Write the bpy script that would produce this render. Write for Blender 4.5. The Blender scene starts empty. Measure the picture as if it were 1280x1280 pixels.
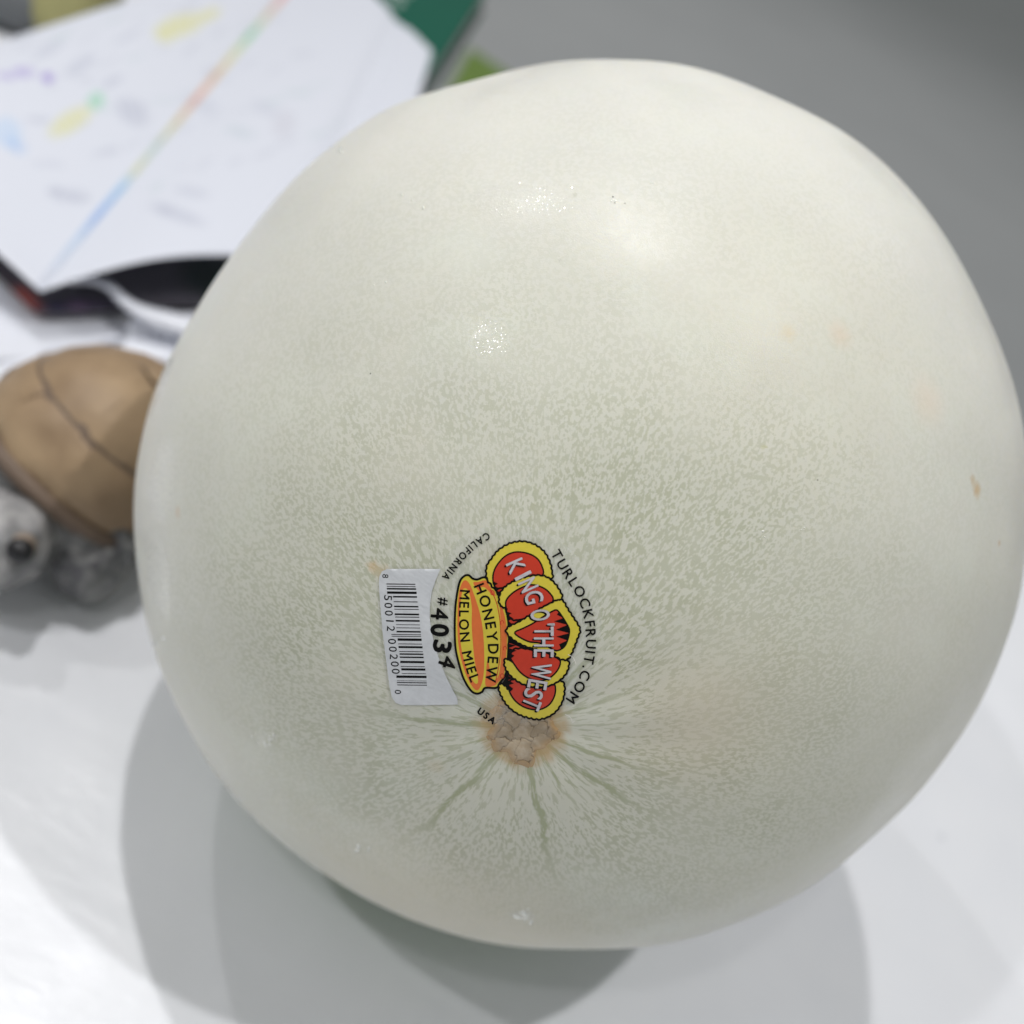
import bpy, math, random
import numpy as np
from mathutils import Matrix, Vector, geometry
random.seed(7)
S = bpy.context.scene
COL = S.collection

# ------------------------------------------------------------------ camera
PITCH, ROLL = math.radians(38.3), math.radians(26.1)
R = 0.08
_D = R / math.sin(math.atan(556 / 1280))
U = np.array([math.sin(ROLL) * math.cos(PITCH), math.cos(ROLL) * math.cos(PITCH), math.sin(PITCH)])
F = np.array([0, 0, -1.0]); F = F - (F @ U) * U; F /= np.linalg.norm(F)
X = np.cross(F, U)
M = np.array([X, F, U])                       # camera coords -> world
_c = np.array([82 / 1280, 8 / 1280, -1]); _c /= np.linalg.norm(_c)
MEL = np.array([0, 0, R])                     # melon centre
CAM = MEL - M @ (_c * _D)
cd = bpy.data.cameras.new('camera'); cam = bpy.data.objects.new('camera', cd); COL.objects.link(cam)
cd.sensor_width = 6.86; cd.lens = 6.86; cd.clip_start = 0.005; cd.clip_end = 60
cam.matrix_world = Matrix([list(M[0]) + [CAM[0]], list(M[1]) + [CAM[1]], list(M[2]) + [CAM[2]], [0, 0, 0, 1]])
cd.dof.use_dof = True; cd.dof.focus_distance = 0.125; cd.dof.aperture_fstop = 6.86 / 2.8
S.camera = cam

# ------------------------------------------------------------------ world and lamps
w = bpy.data.worlds.new('World'); S.world = w; w.use_nodes = True
w.node_tree.nodes['Background'].inputs[0].default_value = (0.97, 1.0, 0.955, 1)
w.node_tree.nodes['Background'].inputs[1].default_value = 0.20
S.view_settings.view_transform = 'Standard'; S.view_settings.look = 'None'
S.view_settings.exposure = 0.30; S.view_settings.gamma = 1.0

def lamp(name, dx, dy, dist, power, rad, col=(1, 0.985, 0.975)):
    l = np.array([dx, dy, 1.0]); l /= np.linalg.norm(l)
    ld = bpy.data.lights.new(name, 'POINT'); ld.energy = power * dist * dist; ld.shadow_soft_size = rad; ld.color = col
    o = bpy.data.objects.new(name, ld); COL.objects.link(o); o.location = MEL + l * dist
lamp('ceiling_lamp', -.28, .135, .95, 11.3, .010)
lamp('ceiling_lamp', .29, -.08, .98, 11.0, .012)
lamp('ceiling_lamp', -.26, -.55, .95, 2.2, .02)
lamp('ceiling_lamp', -.70, -.46, .95, 5.6, .012)
lamp('ceiling_lamp', -.75, .325, 1.05, 3.3, .010)
ld = bpy.data.lights.new('floor_fill_spot', 'SPOT'); ld.energy = 125; ld.shadow_soft_size = .1; ld.color = (1, .98, .95); ld.spot_size = math.radians(112); ld.spot_blend = .9  # unseen fill light, added to brighten the grey floor beyond the table
hl = bpy.data.objects.new('floor_fill_spot', ld); COL.objects.link(hl); hl.location = (-.8, 3.9, 3.4)
hl.rotation_euler = (Vector((-.5, 4.0, -.74)) - hl.location).to_track_quat('-Z', 'Y').to_euler()

# ------------------------------------------------------------------ helpers
def tag(o, label=None, cat=None, group=None, kind=None):
    for k, v in (('label', label), ('category', cat), ('group', group), ('kind', kind)):
        if v: o[k] = v
    return o
def empty(name, loc, **k):
    o = bpy.data.objects.new(name, None); COL.objects.link(o); o.location = loc; o.empty_display_size = .01
    return tag(o, **k)
def meshobj(name, verts, faces, mat, parent=None, smooth=False, off=(0, 0, 0), attrs=None):
    """verts in world metres; off = world location of the whole thing"""
    me = bpy.data.meshes.new(name)
    v = np.asarray(verts, float) - np.asarray(off)
    me.from_pydata(v.tolist(), [], [tuple(int(i) for i in f) for f in faces]); me.update()
    if attrs:
        for k, (typ, data) in attrs.items():
            a = me.attributes.new(k, typ, 'POINT')
            d = np.asarray(data, np.float32).ravel()
            a.data.foreach_set({'FLOAT': 'value', 'FLOAT_VECTOR': 'vector', 'FLOAT_COLOR': 'color'}[typ], d)
    me.materials.append(mat)
    if smooth: me.polygons.foreach_set('use_smooth', [True] * len(me.polygons))
    o = bpy.data.objects.new(name, me); COL.objects.link(o)
    if parent: o.parent = parent
    return o
def grid_faces(nu, nv, wrap=False):
    f = []
    for i in range(nu - 1):
        for j in range(nv if wrap else nv - 1):
            k = (j + 1) % nv
            f.append((i * nv + j, i * nv + k, (i + 1) * nv + k, (i + 1) * nv + j))
    return f
def ray(px, py):
    d = np.stack([(np.asarray(px, float) - 640) / 1280, (640 - np.asarray(py, float)) / 1280, -np.ones_like(np.asarray(px, float))], -1)
    d /= np.linalg.norm(d, axis=-1, keepdims=True)
    return d @ M.T
def at(px, py, z=0.0):
    d = ray(px, py)
    return CAM + d * ((z - CAM[2]) / d[..., 2:3])
def mat_new(name):
    m = bpy.data.materials.new(name); m.use_nodes = True
    return m, m.node_tree, m.node_tree.nodes['Principled BSDF']
class N:
    """tiny node helper"""
    def __init__(s, nt): s.nt = nt
    def put(s, sock, v):
        if hasattr(v, 'is_output') or isinstance(v, bpy.types.NodeSocket): s.nt.links.new(v, sock)
        else: sock.default_value = v
    def m(s, op, a, b=0.0, c=None, clamp=False):
        n = s.nt.nodes.new('ShaderNodeMath'); n.operation = op; n.use_clamp = clamp
        s.put(n.inputs[0], a); s.put(n.inputs[1], b)
        if c is not None: s.put(n.inputs[2], c)
        return n.outputs[0]
    def vm(s, op, a, b=None, out=0, scale=None):
        n = s.nt.nodes.new('ShaderNodeVectorMath'); n.operation = op
        s.put(n.inputs[0], a)
        if b is not None: s.put(n.inputs[1], b)
        if scale is not None: s.put(n.inputs['Scale'], scale)
        return n.outputs[out]
    def attr(s, name, out='Vector'):
        n = s.nt.nodes.new('ShaderNodeAttribute'); n.attribute_name = name; return n.outputs[out]
    def noise(s, vec, scale, detail=2, rough=.5, out='Fac'):
        n = s.nt.nodes.new('ShaderNodeTexNoise'); s.put(n.inputs['Vector'], vec)
        n.inputs['Scale'].default_value = scale; n.inputs['Detail'].default_value = detail; n.inputs['Roughness'].default_value = rough
        return n.outputs[out]
    def ss(s, v, a, b, x=0.0, y=1.0):
        n = s.nt.nodes.new('ShaderNodeMapRange'); n.interpolation_type = 'SMOOTHSTEP'
        s.put(n.inputs[0], v); s.put(n.inputs[1], a); s.put(n.inputs[2], b); s.put(n.inputs[3], x); s.put(n.inputs[4], y)
        return n.outputs[0]
    def mix(s, f, a, b):
        n = s.nt.nodes.new('ShaderNodeMix'); n.data_type = 'RGBA'
        s.put(n.inputs[0], f); s.put(n.inputs[6], a); s.put(n.inputs[7], b); return n.outputs[2]
    def bump(s, h, strength, dist, normal=None):
        n = s.nt.nodes.new('ShaderNodeBump'); n.inputs['Strength'].default_value = strength; n.inputs['Distance'].default_value = dist
        s.put(n.inputs['Height'], h)
        if normal: s.put(n.inputs['Normal'], normal)
        return n.outputs[0]
    def sep(s, v):
        n = s.nt.nodes.new('ShaderNodeSeparateXYZ'); s.put(n.inputs[0], v); return n.outputs
    def comb(s, x, y, z):
        n = s.nt.nodes.new('ShaderNodeCombineXYZ'); s.put(n.inputs[0], x); s.put(n.inputs[1], y); s.put(n.inputs[2], z); return n.outputs[0]
    def obj(s):
        return s.nt.nodes.new('ShaderNodeTexCoord').outputs['Object']
def plain(name, col, rough=.5, var=.12, scale=300, bump=0, spec=.5):
    m, nt, b = mat_new(name); n = N(nt)
    f = n.noise(n.obj(), scale, 4)
    c2 = tuple(max(0, c * (1 - var)) for c in col) + (1,); c1 = tuple(min(1, c * (1 + var * .4)) for c in col) + (1,)
    n.put(b.inputs['Base Color'], n.mix(f, c2, c1)); b.inputs['Roughness'].default_value = rough
    b.inputs['Specular IOR Level'].default_value = spec
    if bump: n.put(b.inputs['Normal'], n.bump(f, .6, bump))
    return m

# ------------------------------------------------------------------ setting: floor, table, cloth
m_floor, nt, b = mat_new('grey_floor'); n = N(nt)
f = n.noise(n.obj(), 2.2, 5); g = n.noise(n.obj(), 160, 2)
n.put(b.inputs['Base Color'], n.mix(n.m('ADD', n.m('MULTIPLY', f, .6), n.m('MULTIPLY', g, .4)), (.46, .475, .50, 1), (.60, .615, .64, 1)))
b.inputs['Roughness'].default_value = .8
o = meshobj('floor', [(-15, -15, -.74), (15, -15, -.74), (15, 15, -.74), (-15, 15, -.74)], [(0, 1, 2, 3)], m_floor)
tag(o, 'plain grey floor far below the table edge', kind='structure')

# table: far edge runs behind the melon from lower right to upper left of the picture
eA, eB = at(1278, 650)[:2], at(560, 118)[:2]
ed = (eB - eA) / np.linalg.norm(eB - eA); en = np.array([-ed[1], ed[0]])       # along the edge, and normal
if en @ (np.array([0, 0]) - eA) > 0: en = -en
def tab(s, t, z): p = eA + ed * s + en * t; return (p[0], p[1], z)          # t<0 is on the table
def box_between(pts_fn, s0, s1, t0, t1, z0, z1):
    v = [pts_fn(s, t, z) for z in (z0, z1) for s, t in ((s0, t0), (s1, t0), (s1, t1), (s0, t1))]
    return v, [(0, 3, 2, 1), (4, 5, 6, 7), (0, 1, 5, 4), (1, 2, 6, 5), (2, 3, 7, 6), (3, 0, 4, 7)]
m_wood = plain('table_board', (.55, .52, .48), .6)
tl = np.array(tab(.3, -.4, -.74))
tb = empty('table', tl, label='table under the white cloth that carries the melon', cat='table')
v, fc = box_between(tab, -.62, 1.18, -.95, -.006, -.032, -.004); meshobj('tabletop', v, fc, m_wood, tb, off=tl)
m_leg = plain('table_leg', (.2, .2, .2), .4)
for s_ in (-.55, 1.1):
    for t_ in (-.88, -.08):
        v, fc = box_between(tab, s_ - .02, s_ + .02, t_ - .02, t_ + .02, -.74, -.033); meshobj('leg', v, fc, m_leg, tb, off=tl)

m_cloth, nt, b = mat_new('white_cloth'); n = N(nt)
c0 = n.noise(n.obj(), 9, 4); c1 = n.noise(n.obj(), 60, 3)
n.put(b.inputs['Base Color'], n.mix(n.m('ADD', n.m('MULTIPLY', c0, .5), n.m('MULTIPLY', c1, .5)), (.74, .76, .815, 1), (.83, .84, .875, 1)))
b.inputs['Roughness'].default_value = .34; b.inputs['Specular IOR Level'].default_value = .5
wr = n.m('ADD', n.noise(n.obj(), 26, 5, .55), n.m('MULTIPLY', n.noise(n.vm('MULTIPLY', n.obj(), (30.0, 90.0, 1.0)), 1.0, 3, .5), .5))
n.put(b.inputs['Normal'], n.bump(wr, .5, .0016))
ns, ntt = 240, 170
ss_ = np.concatenate([np.linspace(-.63, -.2, 30, endpoint=False), np.linspace(-.2, .75, 180, endpoint=False), np.linspace(.75, 1.19, 30)])
tt = np.concatenate([np.linspace(-.96, -.75, 20, endpoint=False), np.linspace(-.75, 0, 126), [.004, .006, .007, .0075] + [.008 + .002 * math.sin(i) for i in range(20)]])
zz = np.concatenate([np.zeros(146), [-.001, -.003, -.006, -.012] + [-.02 - .018 * i for i in range(20)]])
SS, TT = np.meshgrid(ss_, tt, indexing='ij'); ZZ = np.broadcast_to(zz, SS.shape).copy()
wx = eA[0] + ed[0] * SS + en[0] * TT; wy = eA[1] + ed[1] * SS + en[1] * TT
wav = .00035 * np.sin(wx * 95 + wy * 160 + 1.5 * np.sin(wy * 40)) * np.sin(wx * 31 + 1.3) + .0003 * np.sin(wx * 170 - wy * 60 + 2 * np.sin(wx * 33))
rad = np.hypot(wx, wy); wav *= np.clip((rad - .02) / .06, 0, 1)
ZZ += np.where(TT < -.01, wav, 0) + np.where(TT > .004, 0, 0)
o = meshobj('tablecloth', np.stack([wx, wy, ZZ], -1).reshape(-1, 3), grid_faces(len(ss_), len(tt)), m_cloth, smooth=True)
tag(o, 'smooth white tablecloth with faint wrinkles under the melon and turtle', 'tablecloth')

# ------------------------------------------------------------------ melon
AXW = CAM - MEL; AXW /= np.linalg.norm(AXW)
cx = M[:, 0] - (M[:, 0] @ AXW) * AXW; cx /= np.linalg.norm(cx); cy = np.cross(AXW, cx)
PSI = [(3, 542.1), (10, 551.2), (18, 550.4), (25, 545.1), (35, 552.5), (40, 566.1), (46, 555.1), (61, 561.5), (71.6, 555.3), (87, 560.0), (97.5, 546.7), (104, 550.4), (112, 551.8), (126, 554.1), (135, 543.4), (143, 543.0), (153, 544.2), (162, 559.0), (176, 567.1), (189, 565.6), (198, 572.4), (210, 568.0), (221, 576.3), (233, 563.8), (243, 563.7), (253, 563.5), (268, 554.9), (278, 554.9), (290, 555.8), (299, 551.9), (307, 549.4), (314, 540.0), (321, 552.9), (329, 540.8), (336, 549.7), (343, 544.9), (350.5, 552.0)]
pa = np.radians([p[0] for p in PSI]); pr = np.array([p[1] for p in PSI]) / 556.0 - 1
psi_t = np.linspace(0, 2 * math.pi, 721)
g_t = np.interp(psi_t, np.concatenate([pa - 2 * math.pi, pa, pa + 2 * math.pi]), np.tile(pr, 3))
kk = np.exp(-.5 * (np.arange(-40, 41) / 13.0) ** 2); kk /= kk.sum()
g_t = np.convolve(np.concatenate([g_t[-41:-1], g_t, g_t[1:41]]), kk, 'valid')
SC_PX = (652, 912)
d0 = ray(*SC_PX); bb = d0 @ (CAM - MEL); tt0 = -bb - math.sqrt(bb * bb - ((CAM - MEL) @ (CAM - MEL) - R * R))
sc = (CAM + d0 * tt0 - MEL) / R
sc /= np.linalg.norm(sc)
sx = np.cross(cy, sc); sx /= np.linalg.norm(sx); sy = np.cross(sc, sx)   # sx ~ picture right, sy ~ picture up
def rad_of(nv):
    a = nv @ cx; b_ = nv @ cy; s2 = a * a + b_ * b_
    psi = np.arctan2(b_, a) % (2 * math.pi)
    g = np.interp(psi, psi_t, g_t)
    wgt = np.minimum(1, s2 / .84)
    r = R * (1 + wgt * g)
    th = np.arccos(np.clip(nv @ sc, -1, 1)); ph = np.arctan2(nv @ sy, nv @ sx)
    r = r - .0009 * np.exp(-(th / .10) ** 2) + .00010 * np.sin(ph * 9 + 1.2 * np.sin(ph * 2)) * np.exp(-((th - .2) / .14) ** 2) * np.clip(th / .1, 0, 1)
    lump = (np.sin(nv[..., 0] * 17 + 3 * nv[..., 1] + 1) * np.sin(nv[..., 1] * 13 + 2 * nv[..., 2]) + np.sin(nv[..., 2] * 21 + nv[..., 0] * 7 + 2) * np.sin(nv[..., 0] * 9 - nv[..., 1] * 15))
    top = np.clip((nv @ cy - .35) / .5, 0, 1)
    r = r + .00010 * lump * (1 + .6 * top)
    return r
ZLOW = None
def surf(px, py, off=0.0):
    d = ray(px, py); rel = CAM - MEL
    b_ = d @ rel; c_ = rel @ rel - R * R
    disc = np.maximum(b_ * b_ - c_, 0)
    t = -b_ - np.sqrt(disc)
    for _ in range(14):
        p = rel + d * t[..., None]; rr = np.linalg.norm(p, axis=-1); nv = p / rr[..., None]
        dn = (d * nv).sum(-1); t = t - (rr - rad_of(nv)) / np.minimum(dn, -.15)
    p = rel + d * t[..., None]; nv = p / np.linalg.norm(p, axis=-1)[..., None]
    return MEL + nv * (rad_of(nv) + off)[..., None], nv
th = np.concatenate([np.linspace(0.0005, .35, 90, endpoint=False), np.linspace(.35, 2.2, 240, endpoint=False), np.linspace(2.2, math.pi - .001, 60)])
NPH = 420
ph = np.linspace(0, 2 * math.pi, NPH, endpoint=False)
TH, PH = np.meshgrid(th, ph, indexing='ij')
ln = np.stack([np.sin(TH) * np.cos(PH), np.sin(TH) * np.sin(PH), np.cos(TH)], -1).reshape(-1, 3)
nv = ln @ np.array([sx, sy, sc])
P = MEL + nv * rad_of(nv)[:, None]
low = P[:, 2].min(); 
P[:, 2] = np.where(P[:, 2] < .0006, .0006, P[:, 2])
fcs = grid_faces(len(th), NPH, True)
fcs.append(tuple(range(NPH))[::-1]); fcs.append(tuple((len(th) - 1) * NPH + i for i in range(NPH)))
MLOC = (0, 0, 0)
melon = empty('honeydew_melon', MLOC, label='large pale green honeydew melon with a produce sticker over its brown scar', cat='melon')

m_rind, nt, b = mat_new('honeydew_rind'); n = N(nt)
v = n.vm('NORMALIZE', n.attr('pdir')); x_, y_, z_ = n.sep(v)
thn = n.m('ARCCOSINE', n.m('MINIMUM', z_, .99999))
prp = n.vm('NORMALIZE', n.comb(x_, y_, 0.0)); px_, py_, _ = n.sep(prp)
warp = n.vm('SCALE', n.vm('SUBTRACT', n.noise(v, 14, 3, out='Color'), (.5, .5, .5)), scale=.35)
def rad_noise(k, mm, seed, det=2):
    q = n.comb(n.m('MULTIPLY', px_, k), n.m('MULTIPLY', py_, k), n.m('MULTIPLY_ADD', thn, mm, seed))
    q = n.vm('ADD', q, n.vm('SCALE', warp, scale=2.2)); return n.noise(q, 1.0, det, .55)
n1 = rad_noise(24, 38, 0); n2 = rad_noise(52, 78, 9.1); n3 = rad_noise(96, 126, 4.7); 
n4 = n.noise(n.vm('ADD', v, n.vm('SCALE', warp, scale=.03)), 128, 3, .6)
w12 = n.ss(thn, .10, .24); w23 = n.ss(thn, .24, .48); w34 = n.ss(thn, .5, .95)
mixf = lambda f, a, b_: n.m('ADD', n.m('MULTIPLY', a, n.m('SUBTRACT', 1.0, f)), n.m('MULTIPLY', b_, f))
nn = mixf(w34, mixf(w23, mixf(w12, n1, n2), n3), n4)
big = n.noise(v, 3.1, 4, .55); med = n.noise(v, 9, 4)
thr = n.m('MULTIPLY_ADD', n.m('SUBTRACT', big, .5), .16, n.ss(thn, .06, .34, .435, .50))
mott = n.ss(nn, n.m('SUBTRACT', thr, .035), n.m('ADD', thr, .035))       # 1 = pale crust, 0 = green skin
gap = n.m('SUBTRACT', 1.0, mott)
fade = n.ss(n.m('ADD', thn, n.m('MULTIPLY', n.m('SUBTRACT', big, .5), .5)), .08, .82, .80, .24)
fade = n.m('MULTIPLY', fade, n.ss(med, .25, .75, 1.15, .55))
gap = n.m('MULTIPLY', gap, fade)
jit0 = n.vm('SCALE', n.vm('SUBTRACT', n.noise(v, 30, 4, out='Color'), (.5, .5, .5)), scale=.03)
_p, _n = surf(np.array([778.0]), np.array([292.0])); PALE_PATCH = (float(_n[0] @ sx), float(_n[0] @ sy), float(_n[0] @ sc))
# green radial lines leaving the scar
lines = None
ang = n.m('ARCTAN2', y_, x_); wobble = n.m('MULTIPLY', n.m('SUBTRACT', n.noise(v, 22, 3), .5), .16)
for a0, t1, wd in ((-84, .33, .0042), (-41, .27, .0036), (-22, .24, .003), (20, .17, .0030), (47, .19, .0034), (95, .12, .002), (178, .25, .0042), (200, .12, .002), (230, .34, .0052), (150, .28, .003), (-62, .16, .002)):
    a1 = math.radians(a0 if a0 <= 180 else a0 - 360)
    da = n.m('ABSOLUTE', n.m('WRAP', n.m('SUBTRACT', n.m('ADD', ang, wobble), a1), math.pi, -math.pi))
    dd = n.m('MULTIPLY', da, n.m('SINE', thn))
    l = n.m('MULTIPLY', n.ss(dd, wd * 1.6, wd * .55), n.ss(thn, t1 * 1.3, t1 * .45))
    l = n.m('MULTIPLY', l, n.ss(nn, .66, .5, .3, 1.0))
    lines = l if lines is None else n.m('MAXIMUM', lines, l)
gap = n.m('MAXIMUM', gap, n.m('MULTIPLY', lines, 1.15))
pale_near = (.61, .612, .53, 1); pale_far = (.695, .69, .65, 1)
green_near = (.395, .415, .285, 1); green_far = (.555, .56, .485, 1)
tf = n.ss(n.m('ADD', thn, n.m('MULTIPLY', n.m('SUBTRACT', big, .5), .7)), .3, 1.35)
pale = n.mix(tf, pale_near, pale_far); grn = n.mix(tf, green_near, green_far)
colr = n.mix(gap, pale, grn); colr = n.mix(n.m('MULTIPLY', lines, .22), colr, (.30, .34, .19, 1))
colr = n.mix(n.ss(n.vm('DISTANCE', n.vm('ADD', v, n.vm('SCALE', jit0, scale=1.0)), PALE_PATCH, out=1), .088, .078, 0.0, .09), colr, (.78, .75, .69, 1))  # faintly paler round patch high on the rind
def dir_at(px, py):
    p, nvv = surf(np.array([float(px)]), np.array([float(py)])); nvv = nvv[0]
    return (float(nvv @ sx), float(nvv @ sy), float(nvv @ sc))
# broad warm and cool patches of the skin
colr = n.mix(n.m('MULTIPLY', n.ss(n.noise(v, 2.3, 3), .55, .78), .2), colr, (.74, .68, .59, 1))
colr = n.mix(n.m('MULTIPLY', n.ss(n.noise(n.vm('ADD', v, (3.0, 1.0, 2.0)), 4.2, 4, .6), .5, .72), .25), colr, (.70, .74, .66, 1))
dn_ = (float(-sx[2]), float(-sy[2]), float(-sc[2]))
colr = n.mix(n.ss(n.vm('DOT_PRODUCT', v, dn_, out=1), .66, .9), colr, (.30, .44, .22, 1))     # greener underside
for (qx, qy), r0_, r1_, st_ in (((560, 1150), .42, .12, .38), ((900, 900), .26, .05, .22), ((1000, 420), .35, .1, .14)):      # beige areas of the skin
    colr = n.mix(n.ss(n.vm('DISTANCE', n.vm('ADD', v, jit0), dir_at(qx, qy), out=1), r0_, r1_, 0.0, st_), colr, (.66, .60, .48, 1))
# ring of orange cork round the scar
ring = n.m('ADD', thn, n.m('MULTIPLY', n.m('SUBTRACT', n.noise(v, 40, 3), .5), .05))
colr = n.mix(n.m('MULTIPLY', n.ss(ring, .086, .05), .8), colr, (.48, .32, .14, 1))
spots = [((1221, 612), .012, (.55, .36, .15), .75, 1.9), ((1216, 600), .008, (.5, .33, .14), .5, 1), ((1249, 679), .007, (.5, .3, .12), .6, 1), ((466, 708), .009, (.62, .42, .2), .55, 1), ((478, 716), .011, (.62, .45, .25), .5, 1),
         ((222, 640), .010, (.6, .42, .27), .35, 1), ((985, 416), .012, (.66, .55, .35), .45, 1), ((1050, 418), .02, (.7, .55, .42), .4, 1), ((1160, 500), .035, (.72, .58, .46), .35, 1), ((866, 905), .09, (.60, .50, .36), .22, 1),
         ((620, 702), .03, (.5, .42, .26), .35, 1), ((955, 558), .006, (.5, .5, .28), .5, 1), ((463, 467), .0018, (.06, .06, .04), .9, 1), ((766, 246), .0024, (.05, .05, .04), .95, 1), ((1022, 600), .0022, (.1, .1, .07), .6, 1),
         ((785, 640), .0016, (.1, .1, .06), .6, 1), ((700, 325), .004, (.3, .3, .25), .3, 1), ((718, 243), .006, (.4, .4, .3), .35, 1), ((545, 958), .012, (.6, .5, .33), .3, 1)]
jit = n.vm('SCALE', n.vm('SUBTRACT', n.noise(v, 130, 3, out='Color'), (.5, .5, .5)), scale=.014)
vj = n.vm('ADD', v, jit)
for (sp, rr, cc, st, _) in spots:
    vv = v if rr < .004 else vj
    dist = n.vm('DISTANCE', vv, dir_at(*sp), out=1)
    colr = n.mix(n.ss(dist, rr * (1.8 if rr >= .008 else 1.0), rr * (0.0 if rr >= .008 else .35), 0.0, st), colr, cc + (1,))
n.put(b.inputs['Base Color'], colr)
b.inputs['Subsurface Weight'].default_value = .22; b.inputs['Subsurface Radius'].default_value = (1.0, .8, .45); b.inputs['Subsurface Scale'].default_value = .005
wax = n.ss(n.noise(n.vm('ADD', v, (5.0, 2.0, 1.0)), 3.7, 4, .6), .42, .66)
n.put(b.inputs['Roughness'], mixf(wax, n.m('MULTIPLY_ADD', mott, .12, .42), .30))
b.inputs['Specular IOR Level'].default_value = .32
b.inputs['Coat Weight'].default_value = .35; b.inputs['Coat Roughness'].default_value = .06; b.inputs['Coat IOR'].default_value = 1.45
COATW = True
micro = n.noise(v, 420, 1, .6); mid_ = n.noise(v, 60, 3, .6)
h = n.m('ADD', n.m('MULTIPLY', micro, .9), mid_)
n.put(b.inputs['Normal'], n.bump(h, .5, .00004))
cw = 0.0
for (qx, qy), rr in (((613, 423), .034), ((645, 247), .055), ((610, 246), .04), ((690, 245), .045), ((655, 1145), .03), ((200, 600), .10), ((196, 720), .10), ((330, 925), .03), ((200, 480), .08)):
    cw = n.m('MAXIMUM', cw, n.m('MULTIPLY', n.ss(n.vm('DISTANCE', vj, dir_at(qx, qy), out=1), rr, rr * .55), n.ss(n.noise(v, 230, 2, .7), .46, .54, .02, 1.0)))
n.put(b.inputs['Coat Weight'], cw)
n.put(b.inputs['Coat Normal'], n.bump(n.m('ADD', n.noise(v, 165, 1, .5), n.m('MULTIPLY', mid_, .4)), 1.0, .00009))
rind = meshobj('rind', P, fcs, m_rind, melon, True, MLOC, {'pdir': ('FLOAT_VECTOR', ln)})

# --- stem scar: corky raised cells
gx, gy = np.meshgrid(np.arange(590, 716, .8), np.arange(852, 972, .8), indexing='ij')
rng = np.random.default_rng(5)
cells = np.stack([rng.uniform(590, 716, 60), rng.uniform(852, 972, 60)], -1)
keep = []
for c in cells:
    if all(np.hypot(*(c - k)) > 10.5 for k in keep): keep.append(c)
cells = np.array(keep)
jx = gx + 2.2 * np.sin(gy * .31) + 1.2 * np.sin(gx * .9 + gy * .5); jy = gy + 2.2 * np.sin(gx * .27 + 1) + 1.1 * np.sin(gy * .83 - gx * .4)
dist = np.sort(np.hypot(jx[..., None] - cells[:, 0], jy[..., None] - cells[:, 1]), -1)
crack = np.clip((dist[..., 1] - dist[..., 0]) / 3.2, 0, 1)
cid = np.argmin(np.hypot(jx[..., None] - cells[:, 0], jy[..., None] - cells[:, 1]), -1)
aa = np.arctan2(gy - 912, gx - 652)
r_s = 47 + 4 * np.sin(aa * 5 + 1) + 3 * np.sin(aa * 11) + 3 * np.exp(-((aa - 1.55) / .3) ** 2) - 7 * np.exp(-((aa - .9) / .35) ** 2) - 5 * np.exp(-((aa - 2.3) / .4) ** 2)
rho = np.hypot((gx - 652), (gy - 912)) / r_s
fine = .5 * np.sin(gx * 1.3 + 2 * np.sin(gy * .7)) * np.sin(gy * 1.1 + 2 * np.sin(gx * .6))
tiltc = np.sin(cid * 2.4)
edge = np.clip((1 - rho) / .16, 0, 1)
hh = (-.00016 + .00014 * edge + .00016 * edge * (crack ** .5) + .00003 * edge * tiltc * crack + .000022 * fine * edge)
hh = np.where(rho > 1.02, -.0005, hh)
ps, ns_ = surf(gx, gy, 0.0); ps = ps + ns_ * hh[..., None]
m_scar, nt, b = mat_new('corky_scar'); n = N(nt)
ck = n.attr('crack', 'Fac'); rh = n.attr('rho', 'Fac'); ob = n.obj()
f1 = n.noise(ob, 900, 4, .6); f2 = n.noise(ob, 260, 3)
c = n.mix(n.ss(f2, .3, .7), (.30, .235, .155, 1), (.47, .375, .26, 1))
c = n.mix(n.ss(f1, .4, .75, 0.0, .4), c, (.66, .58, .48, 1))
c = n.mix(n.m('MULTIPLY', n.attr('tone', 'Fac'), .4), c, (.22, .17, .11, 1))
c = n.mix(n.ss(rh, .6, 1.0, 0.0, .8), c, (.46, .28, .11, 1))
c = n.mix(n.ss(ck, .38, 0.0, 0.0, .9), c, (.16, .11, .06, 1))
n.put(b.inputs['Base Color'], c); b.inputs['Roughness'].default_value = .24
n.put(b.inputs['Normal'], n.bump(n.m('ADD', f1, f2), .8, .00016))
fg = grid_faces(*gx.shape); rf = rho.ravel(); fg = [q for q in fg if max(rf[i] for i in q) < 1.04]
meshobj('stem_scar', ps.reshape(-1, 3), fg, m_scar, melon, True, MLOC, {'tone': ('FLOAT', (np.sin(cid * 7.3) * .5 + .5).ravel()), 'crack': ('FLOAT', crack.ravel()), 'rho': ('FLOAT', rho.ravel())})

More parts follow.
